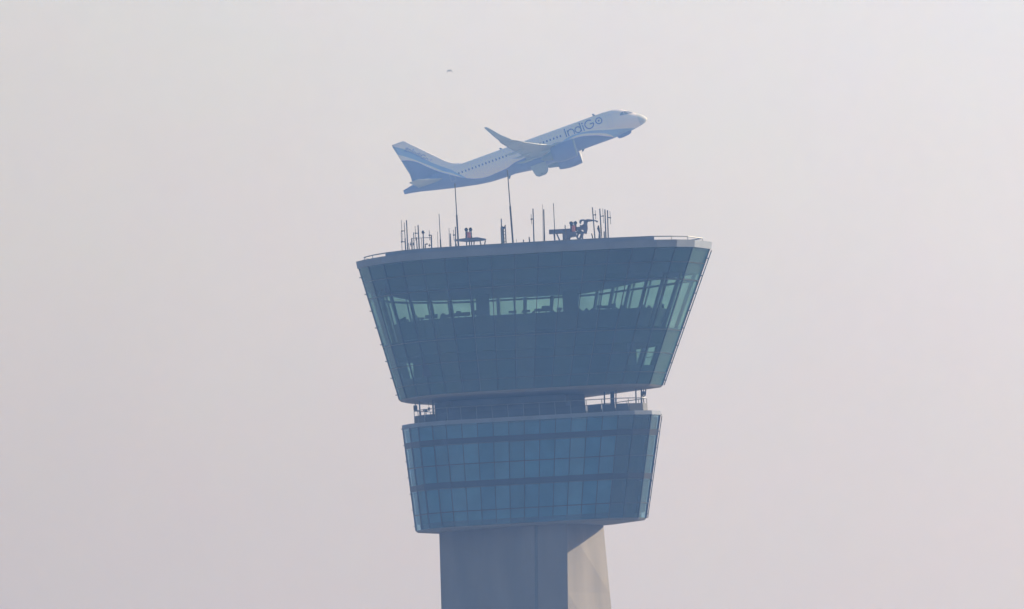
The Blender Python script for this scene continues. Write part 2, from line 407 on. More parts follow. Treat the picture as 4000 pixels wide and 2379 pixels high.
bm = bmesh.new(); prism(bm, [(-6.3, -3.9), (7.7, -3.9), (8.3, -2.9), (6.5, 5.5), (-5.4, 5.5), (-7.0, 0.0)], -4.85, [(-6.3, -3.9), (7.7, -3.9), (8.3, -2.9), (6.5, 5.5), (-5.4, 5.5), (-7.0, 0.0)], -3.35)
link('office_core', bm, M['interior'], tower)
for px, hw, Y in ((1886, 0.46, 4.2), (2229, 0.52, 4.2), (2010, 0.06, 6.5)):
    c = at(px, 1200, Y).x; bm = bmesh.new()
    prism(bm, [(c-hw, Y-hw*.6), (c+hw, Y-hw*.6), (c+hw, Y+hw*.6), (c-hw, Y+hw*.6)], -2.3, [(c-hw, Y-hw*.6), (c+hw, Y-hw*.6), (c+hw, Y+hw*.6), (c-hw, Y+hw*.6)], 1.05)
    link('pillar', bm, M['interior'], tower)
ra, rb = cab(-4.85, 0.14), cab(-3.35, 0.14)
for i in range(len(ra)):
    j = (i+1) % len(ra)
    mx, my = (ra[i][0]+ra[j][0])/2, (ra[i][1]+ra[j][1])/2
    if my > 0 and (8.0 < mx < 9.9 or -7.4 < mx < -5.8): continue
    if my < -1.2: continue
    P = [Vector((*ra[i], Z(-4.85))), Vector((*ra[j], Z(-4.85))), Vector((*rb[j], Z(-3.35))), Vector((*rb[i], Z(-3.35)))]
    d = (P[1]-P[0]).normalized(); nn = Vector((-d.y, d.x, 0))*0.05
    bm = bmesh.new(); loft(bm, [[P[0], P[1], P[1]+nn, P[0]+nn], [P[3], P[2], P[2]+nn, P[3]+nn]])
    link('backing_panel', bm, M['interior'], tower)
# leaning inner columns carrying the roof, just behind the glass
n = len(CT)
for i in range(0, n):
    if CT[i][1] < 1.0 and -9 < CT[i][0] < 11: continue
    bm = bmesh.new()
    a, b = cab(-2.3, 0.40)[i], cab(1.4, 0.40)[i]
    tube(bm, (a[0], a[1], Z(-2.3)), (b[0], b[1], Z(1.4)), 0.13, n=10)
    link('inner_column', bm, M['interior'], tower, smooth=True)
    if CT[i][0] > 0 and CT[i][1] > 0:
        bm = bmesh.new(); a, b = cab(-4.85, 0.36)[i], cab(-3.35, 0.36)[i]
        tube(bm, (a[0], a[1], Z(-4.85)), (b[0], b[1], Z(-3.35)), 0.17, n=10); link('inner_column', bm, M['interior'], tower, smooth=True)
bm = bmesh.new(); ring_band(bm, cab, 0.93, 0.12, -0.2, 0.34)
link('inner_rail', bm, M['interior'], tower)
# controllers' desk ring with monitors and chair backs
bm = bmesh.new(); ring_band(bm, cab, -1.55, 1.2, -1.1, 2.1)
link('console_desk', bm, M['interior'], tower)
rng = random.Random(11)
r_in = cab(-1.0, 1.6)
for i in range(n):
    p, q = Vector(r_in[i]), Vector(r_in[(i+1) % n])
    L = (q-p).length
    if L < 0.6: continue
    for t in (0.15, 0.5, 0.85):
        if rng.random() < 0.3: continue
        c = p+(q-p)*t; hgt = rng.uniform(0.12, 0.42); wd = rng.uniform(0.16, 0.36); d = (q-p).normalized(); nn = Vector((-d.y, d.x))
        bm = bmesh.new()
        A = Vector((c.x, c.y, Z(-0.97)))
        d3, n3 = Vector((d.x, d.y, 0)), Vector((nn.x, nn.y, 0))
        if rng.random() < 0.55:   # screen on a foot
            bar(bm, A, A+Vector((0, 0, 0.14)), d3*0.05, n3*0.05)
            loft(bm, [[A+d3*s*wd+n3*e+Vector((0, 0, zz)) for s, e in ((-1, -.04), (1, -.04), (1, .04), (-1, .04))] for zz in (0.12, 0.12+hgt)])
            link('monitor', bm, M['interior'], tower)
        else:                      # rounded chair back
            base = A+n3*0.6+Vector((0, 0, -0.1))
            pts = [base+d3*(wd*0.8*math.cos(t2))+Vector((0, 0, (hgt+.15)*max(0, math.sin(t2)))) for t2 in [math.pi*k/12 for k in range(13)]]
            loft(bm, [[v-n3*.05 for v in pts], [v+n3*.05 for v in pts]])
            link('chair_back', bm, M['interior'], tower)

# --- lower cabin
strip_windows(low, LZ0, LZ1, 0.03, 0.03, M['low_glass'], 0.0)
bm = bmesh.new(); frame_bars(bm, low, LZ0, LZ1, 0.06, 0.10)
for z in (-10.9, -14.12): ring_band(bm, low, z, 0.07, 0.035, 0.06)
clamps(bm, low, LZ0+0.3, LZ1, 1.12, [0, max(range(len(LT)), key=lambda i: LT[i][0])], 0.10, 0.03)
link('window_frame', bm, M['frame'], tower)
bm = bmesh.new()
for z, h in ((-9.32, 0.40), (-12.30, 0.40)): ring_band(bm, low, z, h, 0.03, 0.30)
link('spandrel_band', bm, M['frame'], tower)
bm = bmesh.new()
for z in (-9.12, -12.02): prism(bm, low(z-.1, .35), z-.1-.2, low(z+.1, .35), z+.1-.2)
prism(bm, low(LZ0+.05, .3), LZ0+.05, low(LZ0+.35, .3), LZ0+.35)
link('floor_slab', bm, M['interior'], tower)
# blue backing sheets behind the panes, left out at the right end
for (za, zb) in ((-9.10, -8.25), (-12.05, -9.56), (-14.75, -12.54)):
    ra, rb = low(za, 0.14), low(zb, 0.14)
    bm = bmesh.new()
    for i in range(len(ra)):
        if 15 <= i <= 20: continue
        j = (i+1) % len(ra)
        P = [Vector((*ra[i], Z(za))), Vector((*ra[j], Z(za))), Vector((*rb[j], Z(zb))), Vector((*rb[i], Z(zb)))]
        d = (P[1]-P[0]).normalized(); nn = Vector((-d.y, d.x, 0))*0.02
        f = bm.faces.new([bm.verts.new(v) for v in P]); 
        g = bm.faces.new([bm.verts.new(v+nn) for v in reversed(P)])
    link('blue_panel', bm, M['blue_back'], tower)
    bm = bmesh.new()
    for i in (17, 18, 19, 20):  # dark panels added to tone down the sunlit strip at the right corner
        P = [Vector((*ra[i], Z(za))), Vector((*ra[i+1], Z(za))), Vector((*rb[i+1], Z(zb))), Vector((*rb[i], Z(zb)))]
        d = (P[1]-P[0]).normalized(); nn = Vector((-d.y, d.x, 0))*0.02
        bm.faces.new([bm.verts.new(v) for v in P]); bm.faces.new([bm.verts.new(v+nn) for v in reversed(P)])
    link('backing_panel', bm, M['interior'], tower)
bm = bmesh.new(); prism(bm, low(LZ0+.4, .7), LZ0+.4, low(LZ1-.1, .7), LZ1-.1)
link('office_core', bm, M['interior'], tower)
bm = bmesh.new(); prism(bm, offset(LT, 0.05), -8.14, offset(LT, 0.02), -7.86)
link('terrace_kerb', bm, M['fascia'], tower)
bm = bmesh.new(); prism(bm, offset(LB, -0.12), -15.30, offset(LB, 0.03), -15.15)
link('soffit', bm, M['soffit'], tower)

# terrace balustrade: solid panels with a handrail and posts
tr_ = offset(LT, -0.75)
bm = bmesh.new(); bh = bmesh.new()
for i in range(len(tr_)):
    p, q = Vector((*tr_[i], Z(-7.86))), Vector((*tr_[(i+1) % len(tr_)], Z(-7.86)))
    if q.y > 2.2 or p.y > 2.2: pass
    d = (q-p).normalized(); nn = Vector((-d.y, d.x, 0))*0.03
    if True:
        a, b = p+d*0.05, q-d*0.05
        loft(bm, [[a-nn, b-nn, b+nn, a+nn], [v+Vector((0, 0, 0.56)) for v in (a-nn, b-nn, b+nn, a+nn)]])
    up = Vector((0, 0, 0.92)); tube(bh, p+up, q+up, 0.028); tube(bh, p, p+up, 0.025)
link('balustrade_panel', bm, M['steel'], tower)
link('terrace_handrail', bh, M['steel_lt'], tower)

# columns between terrace and cab soffit
def px_bar(bm, p0, p1, Y, hw, dep=0.08):
    a, b = at(*p0, Y), at(*p1, Y)
    bar(bm, a, b, (hw, 0, 0), (0, dep, 0))
for (p0, p1, hw, Y) in (((2359, 1500), (2361, 1600), 0.05, 0.5), ((2390, 1500), (2392, 1600), 0.14, 1.0), ((2404.5, 1500), (2406, 1600), 0.04, -0.3),
                        ((2482, 1490), (2485, 1610), 0.045, -0.4), ((2504, 1500), (2505, 1605), 0.045, -0.2), ((1638, 1560), (1642, 1655), 0.05, -0.2),
                        ((1691, 1570), (1694, 1650), 0.06, -0.8)):
    bm = bmesh.new(); a, b = at(*p0, Y), at(*p1, Y)
    a.z, b.z = Z(-6.3), Z(-7.86)
    bar(bm, b, a, (hw, 0, 0), (0, hw, 0)); link('terrace_post', bm, M['steel'], tower)

# ------------------------------------------------------------------ things on the terrace
def hanging_box(px0, py0, px1, py1, Y, label):
    a, b = at(px0, py0, Y), at(px1, py1, Y)
    c = (a+b)/2; t = thing('equipment_box', label, 'equipment box', (c.x, Y, b.z))
    bm = bmesh.new(); box(bm, ((a.x+b.x)/2, Y, (a.z+b.z)/2), (abs(b.x-a.x), 0.25, abs(a.z-b.z)))
    bmesh.ops.bevel(bm, geom=bm.edges[:], offset=0.02, segments=2, affect='EDGES')
    link('housing', bm, M['steel'], t)
    bm = bmesh.new(); bar(bm, (c.x, Y, a.z-0.02), (c.x, Y, Z(-6.34)), (0.03, 0, 0), (0, 0.03, 0)); link('bracket', bm, M['steel'], t)
hanging_box(1614.5, 1584, 1631, 1604, 0.6, 'dark box hanging under the left end of the cab soffit')
# floodlight hanging on the right: yoke, body
Y = 0.2
c = at(2514, 1538, Y); t = thing('floodlight', 'dark rounded floodlight hanging under the right end of the cab soffit', 'floodlight', c)
bm = bmesh.new()
pts = [at(2506, 1520, Y), at(2506.5, 1536, Y), at(2510, 1545, Y), at(2516, 1548, Y), at(2521, 1543, Y), at(2522.5, 1520, Y)]
path_tube(bm, pts, 0.045); link('yoke', bm, M['thin'], t)
bm = bmesh.new(); ball(bm, at(2514, 1535, Y), 0.13, sc_=(0.8, 1, 1.2)); link('lamp_body', bm, M['steel'], t, smooth=True)
bm = bmesh.new(); bar(bm, at(2514, 1540, Y), Vector((at(2514, 1530, Y).x, Y, Z(-6.3))), (.03, 0, 0), (0, .03, 0)); link('bracket', bm, M['steel'], t)
# leaning ladder struts at the right end
Y = -0.1
c = at(2521, 1600, Y); t = thing('ladder', 'steep dark steel ladder at the right end of the terrace', 'ladder', (c.x, Y, Z(-7.86)))
for k in (0, 1):
    bm = bmesh.new(); tube(bm, at(2521+k*0, 1603, Y+k*0.4), at(2508, 1530, Y+k*0.4), 0.035); link('stile', bm, M['steel'], t)
bm = bmesh.new()
for k in range(7):
    f = k/7+.05; p = at(2521-13*f, 1603-73*f, Y); q = at(2521-13*f, 1603-73*f, Y+.4); tube(bm, p, q, 0.02)
link('rung', bm, M['steel'], t)
# camera / small units at the left end
Y = -0.3
c = at(1665, 1640, Y); t = thing('camera_mount', 'small dark camera on a post at the left end of the terrace', 'camera', (c.x, Y, Z(-7.86)))
bm = bmesh.new(); tube(bm, (c.x, Y, Z(-7.86)), at(1664, 1612, Y), 0.035); link('post', bm, M['steel'], t)
bm = bmesh.new(); box(bm, at(1665, 1604, Y), (0.2, 0.3, 0.22)); bmesh.ops.bevel(bm, geom=bm.edges[:], offset=0.02, segments=1, affect='EDGES')
tube(bm, at(1658, 1604, Y), at(1653, 1600, Y), 0.06); link('camera_body', bm, M['steel'], t)
Y = 0.1
c = at(1676, 1600, Y); t = thing('speaker_horn', 'tiny dark horn unit beside the camera at the left end of the terrace', 'horn', c)
bm = bmesh.new(); tube(bm, at(1676, 1605, Y), at(1675.5, 1592, Y), 0.05, 0.09); link('horn', bm, M['thin'], t)
bm = bmesh.new(); bar(bm, at(1675.5, 1592, Y), Vector((at(1675.5, 1592, Y).x, Y, Z(-6.34))), (.015, 0, 0), (0, .015, 0)); link('bracket', bm, M['thin'], t)

# ------------------------------------------------------------------ antennas on the roof
ROOF = 3.53
def antenna(top, base, Y, r, label, stubs=(), r_top=None, cap=0.0, mast=None, name='antenna', cat='antenna'):
    a, b = at(*top, Y), at(*base, Y); r *= 0.88
    d = (b-a).normalized(); b2 = b + d*((b.z-Z(ROOF))/max(0.2, -d.z)) if b.z > Z(ROOF) else b
    b2.z = Z(ROOF)
    t = thing(name, label, cat, b2, 'whip antennas on the tower roof')
    bm = bmesh.new()
    if mast:                         # thicker lower mast, thin whip above
        mid = a+(b2-a)*mast
        tube(bm, b2, mid, r); link('mast', bm, M['thin'], t)
        bm = bmesh.new(); tube(bm, mid, a, r*0.62, r_top or r*0.5); link('whip', bm, M['thin'], t)
    else:
        tube(bm, b2, a, r, r_top or r*0.8)
        link('mast', bm, M['thin'], t)
    bm = bmesh.new(); tube(bm, b2, b2+Vector((0, 0, .05)), r*3.2, n=12); link('base_plate', bm, M['steel'], t)
    if cap:
        bm = bmesh.new(); ball(bm, a, cap, 10, 6); link('cap', bm, M['thin'], t)
    for (sx, sy, ex, ey, hh) in stubs:      # a dipole on a short cross arm: arm plus upright rod
        bm = bmesh.new(); p, q = at(sx, sy, Y), at(ex, ey, Y)
        tube(bm, p, q, 0.028); link('cross_arm', bm, M['thin'], t)
        bm = bmesh.new(); tube(bm, q-Vector((0, 0, hh)), q+Vector((0, 0, hh)), 0.018); ball(bm, q, 0.06, 8, 6); link('dipole', bm, M['thin'], t)
G = None
antenna((1579, 869), (1585, 978), -1.0, .05, 'leftmost tall antenna on the roof, with two side arms pointing left', [(1582, 902, 1570, 902.5, .75), (1583.5, 944, 1569, 945, .7)], mast=.45)
antenna((1588, 860), (1593, 978), 0.2, .055, 'thick tall antenna just right of the leftmost two-armed one')
antenna((1596, 949), (1599, 975), 2.0, .06, 'very short stub antenna right of the two leftmost tall ones', r_top=.02)
antenna((1607, 930), (1609, 976), 1.2, .04, 'short antenna with one arm pointing left in the left cluster', [(1608, 954, 1604, 954, .15)])
antenna((1616, 908), (1618, 972), 0.5, .042, 'medium antenna with a small low arm, fourth mast of the left cluster', [(1617, 954, 1615, 953, .1)])
antenna((1627, 927), (1630, 978), -2.0, .05, 'short plain antenna close left of a taller one in the left cluster')
antenna((1633, 879), (1638, 974), -1.4, .06, 'tall plain antenna in the middle of the left cluster', [(1635, 911, 1623, 911, .5)])
antenna((1653, 907), (1655, 972), -1.0, .055, 'medium antenna with a thick dark knob at its top', cap=.12)
antenna((1661, 953), (1662, 970), -0.5, .05, 'knee-high stub antenna right of the knob-topped one', [(1662, 953.5, 1668, 953, .06)])
antenna((1685, 918), (1686, 968), -1.2, .06, 'medium antenna with a thin arm to the left at its top', [(1685, 918, 1677.5, 919, .35), (1686, 958, 1677, 958, .12)])
antenna((1715, 835), (1722, 966), -1.8, .055, 'tall antenna standing alone between left cluster and red lantern platform', mast=.62)
antenna((1709, 905), (1711, 966), 2.5, .02, 'hair-thin antenna just left of the tall lone antenna')
antenna((1754, 891), (1756, 962), 1.8, .025, 'thin faint antenna left of the sloped lantern platform')
antenna((1759, 912), (1761, 962), -2.0, .055, 'thick short antenna left of the sloped lantern platform')
antenna((1779, 886), (1780, 958), -1.4, .05, 'medium antenna close left of the tall whip by the platform', [(1779, 918, 1772.5, 918, .35)])
antenna((1777, 717), (1791, 960), -2.6, .07, 'very tall whip antenna reaching the tail of the aircraft', mast=.45)
antenna((1982, 664), (2004, 948), -2.6, .075, 'very tall whip antenna reaching the belly of the aircraft', mast=.45)
antenna((2045, 938), (2045, 947), -1.5, .045, 'tiny stub antenna right of the tall belly-high whip', cap=.05)
antenna((2017, 934), (2018, 947), 1.0, .02, 'hair-thin tiny stub just right of the tall belly-high whip')
antenna((2067, 926), (2069, 946), -2.2, .06, 'short thick stub antenna left of the three mid-roof whips')
antenna((2082, 815), (2086, 945), -2.4, .055, 'first of three tall mid-roof whips, with a dipole on its left', [(2083, 855, 2075.5, 856, .35)])
antenna((2124, 818), (2127, 944), -2.4, .06, 'second of three tall mid-roof whips, plain')
antenna((2119, 798), (2122, 944), 3.2, .018, 'hair-thin whip just left of the plain mid-roof whip')
antenna((2162, 794), (2168, 935), -2.6, .055, 'tallest mid-roof whip, standing at the left end of the crane boom', mast=.86)
antenna((2207.5, 879), (2209, 935), -2.8, .05, 'short antenna in front of the crane boom')
antenna((2314, 810), (2324, 930), -1.0, .055, 'leaning tall antenna with right arm, seen through the crane jib', [(2317, 840, 2326, 839, .3)])
antenna((2343, 815), (2350, 930), -0.4, .06, 'tall antenna with right arm, next right after the crane jib tip', [(2345.5, 845, 2356, 843.5, .5)])
antenna((2363, 818), (2367, 930), 0.3, .06, 'thick tall antenna, left one of the rightmost close pair')
antenna((2373, 821), (2376, 930), -0.7, .055, 'rightmost antenna on the roof, with a right-pointing arm', [(2374, 849, 2384, 850.5, .45)])
antenna((2360, 904), (2361, 930), 1.0, .06, 'short stub at the foot of the rightmost antenna pair')
antenna((2311, 912), (2316, 930), -1.8, .06, 'short stub at the foot of the leaning antenna behind the jib')

Y = -0.6
c = at(1646, 930, Y); t = thing('antenna_rail', 'thin horizontal pipe frame linking the masts of the left antenna cluster', 'pipe frame', (c.x, Y, Z(ROOF)))
bm = bmesh.new(); tube(bm, at(1609, 931, Y), at(1684, 928, Y), .022); link('cross_pipe', bm, M['steel_lt'], t)
for x in (1610, 1646, 1683):
    bm = bmesh.new(); q = at(x, 930, Y); tube(bm, (q.x, Y, Z(ROOF)), q, .022); link('upright', bm, M['steel_lt'], t)

# lattice mast with lamp (middle of the roof)
Y = -1.0
c = at(1969, 955, Y); t = thing('lamp_mast', 'pale twin-legged mast with a cup-shaped lamp, left of the belly-high whip', 'lamp mast', (c.x, Y, Z(ROOF)))
bm = bmesh.new(); bar(bm, Vector((at(1962, 950, Y).x, Y, Z(ROOF))), at(1960, 888, Y), (.09, 0, 0), (0, .05, 0)); link('panel_leg', bm, M['steel_lt'], t)
for x0, x1 in ((1969, 1966), (1977, 1974)):
    bm = bmesh.new(); p = at(x0, 948, Y+.2); p.z = Z(ROOF); tube(bm, p, at(x1, 890, Y+.2), .04); link('leg', bm, M['steel'], t)
bm = bmesh.new()
for k in range(4):
    tube(bm, at(1962, 900+k*13, Y+.1), at(1976, 906+k*13, Y+.1), .018)
link('bracing', bm, M['steel'], t)
bm = bmesh.new(); path_tube(bm, [at(1958.5, 880, Y), at(1962, 887, Y), at(1968, 891, Y), at(1973, 887, Y), at(1974, 878, Y)], [.03, .06, .1, .07, .03]); link('lamp_cup', bm, M['steel'], t)
bm = bmesh.new(); tube(bm, at(1959, 888, Y), at(1958, 854, Y), .04); link('spike', bm, M['thin'], t)

# lantern platform: low hipped plate on legs
Y = -1.2
a, b = at(1775.5, 940.5, Y), at(1899, 937.5, Y)
cx = (a.x+b.x)/2+.15; zt = (a.z+b.z)/2
t = thing('lantern_platform', 'low hipped steel platform on splayed legs near the left of the roof', 'platform', (cx, Y, Z(ROOF)))
bm = bmesh.new()
r0 = [Vector((a.x, Y-.35, a.z)), Vector((b.x, Y-.35, b.z)), Vector((b.x, Y+.35, b.z)), Vector((a.x, Y+.35, a.z))]
r1 = [v+Vector((0, 0, .06)) for v in r0]
r2 = [Vector((cx+s*.35, Y+q*.25, zt+.17)) for s, q in ((-1, -1), (1, -1), (1, 1), (-1, 1))]
rm = [Vector((cx+s*.35, Y+q*.25, zt-.09)) for s, q in ((-1, -1), (1, -1), (1, 1), (-1, 1))]
loft(bm, [rm, r0, r1, r2]); link('deck_plate', bm, M['crane'], t)
for (x0, x1, yy) in ((1778, 1788, -.7), (1790, 1787, -.7), (1822, 1823, 0), (1834, 1834, -.3), (1842, 1842, .3), (1852, 1849, 0), (1875, 1884, -.6), (1896, 1886, -.6)):
    bm = bmesh.new(); p = at(x1, 962, Y+yy); p.z = Z(ROOF); tube(bm, p, at(x0, 940, Y+yy), .04); link('leg', bm, M['steel'], t)

def lantern(px, py_base, py_top, Y, label, hw):
    base = at(px, py_base, Y); top = at(px-1, py_top, Y)
    t = thing('obstruction_light', label, 'obstruction light', base, 'red and black obstruction lights on the roof')
    bm = bmesh.new(); 
    n_ = 16
    loft(bm, [[c+Vector((math.cos(q)*rr, math.sin(q)*rr, 0)) for q in [2*math.pi*k/n_ for k in range(n_)]] for c, rr in ((base, hw*.9), (base+(top-base)*.12, hw), (base+(top-base)*.9, hw), (top, hw*.6))])
    link('red_body', bm, M['red'], t, smooth=False)
    for s in (-1, 1):
        bm = bmesh.new(); c = top+Vector((s*.15, -.02, .17))
        tube(bm, base+Vector((s*(hw+.045), 0, 0)), top+Vector((s*(hw+.03), 0, .06)), .05); link('side_rail', bm, M['steel'], t)
        bm = bmesh.new(); tube(bm, top+Vector((s*.05, 0, 0)), c, .035); link('lamp_arm', bm, M['steel'], t)
        bm = bmesh.new(); ball(bm, c, .13, 14, 8, (1, .8, 1)); link('lamp_head', bm, M['thin'], t, smooth=True)
lantern(1831.5, 931, 906, -1.2, 'red obstruction light with two black lamp heads on the hipped platform', .14)
lantern(2241, 904, 881, -1.4, 'red obstruction light with two black lamp heads in front of the crane', .13)

# maintenance crane
Y = 0.3
c = at(2225, 935, Y); t = thing('roof_crane', 'dark blue facade maintenance crane with long boom and hooked jib on the roof', 'crane', (c.x, Y, Z(ROOF)))
def pxpoly(bm, pts, Y, th):
    f = [at(x, y, Y-th/2) for x, y in pts]; g = [v+Vector((0, th, 0)) for v in f]
    loft(bm, [f, g])
bm = bmesh.new(); pxpoly(bm, [(2144.3, 897), (2230, 892.5), (2231, 910), (2144.6, 914)], Y, .4); bmesh.ops.bevel(bm, geom=bm.edges[:], offset=.02, segments=1, affect='EDGES'); link('boom', bm, M['crane'], t)
bm = bmesh.new(); pxpoly(bm, [(2197, 905), (2232, 900), (2252, 906), (2252, 921), (2229, 925), (2227, 938), (2198, 940)], Y, .9); link('counterweight', bm, M['crane'], t)
bm = bmesh.new(); pxpoly(bm, [(2226, 870), (2240, 866), (2242, 905), (2229, 905)], Y+.1, .25); link('mast', bm, M['crane'], t)
bm = bmesh.new(); pxpoly(bm, [(2248, 888), (2268, 884), (2282, 877), (2284, 896), (2268, 898), (2249, 900)], Y, .3); link('jib_arm', bm, M['crane'], t)
bm = bmesh.new(); pxpoly(bm, [(2280, 859), (2303, 857), (2296, 866), (2294.5, 875), (2296, 893), (2292, 913), (2283, 912), (2277, 895), (2281, 878)], Y, .35); link('jib_head', bm, M['crane'], t)
bm = bmesh.new(); path_tube(bm, [at(x, y, Y) for x, y in ((2290, 862), (2302, 861), (2318, 861), (2328, 862.5), (2335, 867))], [.1, .09, .05, .05, .07]); link('jib_tip', bm, M['crane'], t)
bm = bmesh.new(); path_tube(bm, [at(x, y, Y) for x, y in ((2284, 860), (2274, 860), (2268, 862.5), (2266.5, 868), (2268, 874))], [.06, .06, .09, .08, .05]); link('hook', bm, M['crane'], t)
bm = bmesh.new(); path_tube(bm, [at(x, y, Y) for x, y in ((2283, 868), (2282, 876), (2276, 881), (2268, 883), (2266, 878))], .05); link('hook_arm', bm, M['crane'], t)
for pts in (((2262, 905), (2254, 925), (2262, 938)), ((2277, 905), (2275, 922), (2276, 938)), ((2164, 914), (2166, 925), (2167, 939)), ((2175, 914), (2181, 928), (2186, 939)), ((2284, 905), (2272, 915), (2268, 925), (2264, 938))):
    bm = bmesh.new(); path_tube(bm, [at(x, y, Y-.1) for x, y in pts], .07 if pts[0][0] > 2200 else .05); link('leg', bm, M['crane'], t)
bm = bmesh.new(); ball(bm, at(2264, 907, Y), .2, 10, 8, (1.2, 1, .7)); link('winch_drum', bm, M['steel_lt'], t)
# davit post right of the crane
Y = -0.5
c = at(2344, 930, Y); t = thing('davit_post', 'stubby dark davit post on a flared foot, right of the crane jib', 'davit', (c.x, Y, Z(ROOF)))
bm = bmesh.new(); f = at(2344, 930, Y); f.z = Z(ROOF); tube(bm, f, at(2342.5, 911, Y), .17, .08, 12); link('foot', bm, M['crane'], t)
bm = bmesh.new(); path_tube(bm, [at(2343, 912, Y), at(2341, 904, Y), at(2338, 893, Y), at(2338, 881, Y)], [.05, .07, .1, .05]); link('post', bm, M['thin'], t)

# ------------------------------------------------------------------ aircraft
exec_plane = True
NOSE_Y = CAM.y + 3018.0
PITCH = math.radians(16.5); BANK = math.radians(1.1); YAW = math.radians(-3.2)
Rm = Matrix.Rotation(YAW, 3, 'Z') @ Matrix.Rotation(-PITCH, 3, 'Y') @ Matrix.Rotation(-BANK, 3, 'X')
nose_w = at(2528, 463, NOSE_Y)
LX = lambda s: 19.0-s                      # s = metres aft of the nose
plane = thing('airliner', 'white and indigo twin-jet airliner climbing above the tower', 'airliner')
plane.location = nose_w - Rm @ Vector((19.0, 0, -1.0))
plane.rotation_euler = Rm.to_euler()

def paint(name, base, dark, light, pts, kind):
    """two-tone livery: colour changes at a boundary height that depends on the station along the body"""
    m = bpy.data.materials.new(name); m.use_nodes = True; n = m.node_tree; b = n.nodes['Principled BSDF']
    b.inputs['Roughness'].default_value = 0.45; b.inputs['Specular IOR Level'].default_value = 0.4
    tc = n.nodes.new('ShaderNodeTexCoord'); sp = n.nodes.new('ShaderNodeSeparateXYZ'); n.links.new(tc.outputs['Object'], sp.inputs[0])
    u = n.nodes.new('ShaderNodeMapRange'); u.inputs['From Min'].default_value = 19; u.inputs['From Max'].default_value = -21
    n.links.new(sp.outputs['X'], u.inputs['Value'])
    col = None
    for (curve, c) in pts:
        fc = n.nodes.new('ShaderNodeFloatCurve'); cm = fc.mapping; cv = cm.curves[0]
        cv.points[0].location = (curve[0][0]/40, (curve[0][1]+4)/14); cv.points[1].location = (curve[-1][0]/40, (curve[-1][1]+4)/14)
        for s, z in curve[1:-1]: cv.points.new(s/40, (z+4)/14)
        cm.update()
        n.links.new(u.outputs[0], fc.inputs['Value'])
        back = n.nodes.new('ShaderNodeMapRange'); back.inputs['To Min'].default_value = -4; back.inputs['To Max'].default_value = 10
        n.links.new(fc.outputs[0], back.inputs['Value'])
        sub = n.nodes.new('ShaderNodeMath'); sub.operation = 'SUBTRACT'
        n.links.new(back.outputs[0], sub.inputs[0]); n.links.new(sp.outputs['Z'], sub.inputs[1])
        st = n.nodes.new('ShaderNodeMapRange'); st.inputs['From Min'].default_value = -0.03; st.inputs['From Max'].default_value = 0.03
        n.links.new(sub.outputs[0], st.inputs['Value'])
        mx = n.nodes.new('ShaderNodeMix'); mx.data_type = 'RGBA'
        n.links.new(st.outputs[0], mx.inputs['Factor'])
        if col is None: mx.inputs['A'].default_value = (*base, 1)
        else: n.links.new(col, mx.inputs['A'])
        mx.inputs['B'].default_value = (*c, 1)
        col = mx.outputs['Result']
    n.links.new(col, b.inputs['Base Color'])
    return m
WHITE = (0.92, 0.84, 0.94); INDIGO = (0.16, 0.16, 0.42); MID = (0.32, 0.46, 0.86); PALE = (0.42, 0.52, 0.75)
stripe_hi = [(0, -2.5), (3.4, -1.45), (5.8, -.85), (9, .05), (10.7, .25), (12.5, 0), (14, -1.2), (16, -2.2), (24, -2.3), (27, -1.2), (28.8, .5), (30.2, 2.0), (31.6, 3.16), (33, 4.57), (34, 5.73), (34.9, 6.56), (36.5, 7.76), (38, 8.6)]
stripe_lo = [(0, -4), (4.5, -3.2), (6, -1.45), (8.4, -.45), (10.7, .0), (12.5, -.4), (14, -1.5), (16, -2.6), (24, -2.6), (27, -1.6), (28.8, 0.1), (30, 1.22), (30.9, 1.85), (32.3, 3.13), (33.5, 4.16), (34.9, 5.37), (36.1, 6.26), (38, 7.4)]
dark_low = [(0, -3.2), (5, -2.2), (6.1, -1.75), (8.4, -.8), (11, -.3), (13, -.6), (17, -.6), (19.3, -.55), (20.8, -.7), (21.8, -1.0), (23.6, -1.15), (25.1, -1.2), (26.6, -.95), (27.9, -.45), (29.5, .5), (30.7, 1.35), (31.9, 2.3), (33, 3.3), (34.7, 4.85), (36, 5.45), (38, 6)]
M['livery'] = paint('fuselage_livery', WHITE, 0, 0, [(stripe_hi, MID), (stripe_lo, WHITE), (dark_low, INDIGO)], 0)
M['fin_livery'] = paint('fin_livery', WHITE, 0, 0, [(stripe_hi, MID), (stripe_lo, WHITE), (dark_low, INDIGO)], 0)
M['indigo'] = mat('indigo_paint', INDIGO, 0.3)
M['letter'] = mat('letter_indigo', (0.10, 0.12, 0.32), 0.5)
M['wing'] = mat('wing_grey', (0.42, 0.44, 0.44), 0.4, 0.1, noise=0.06, nscale=0.5)
M['bare'] = mat('polished_intake_lip', (0.2, 0.22, 0.28), 0.55, 0.1)
M['pane'] = mat('dark_cabin_pane', (0.18, 0.19, 0.26), 0.3)
M['tyre'] = mat('tyre_rubber', (0.02, 0.02, 0.02), 0.8)

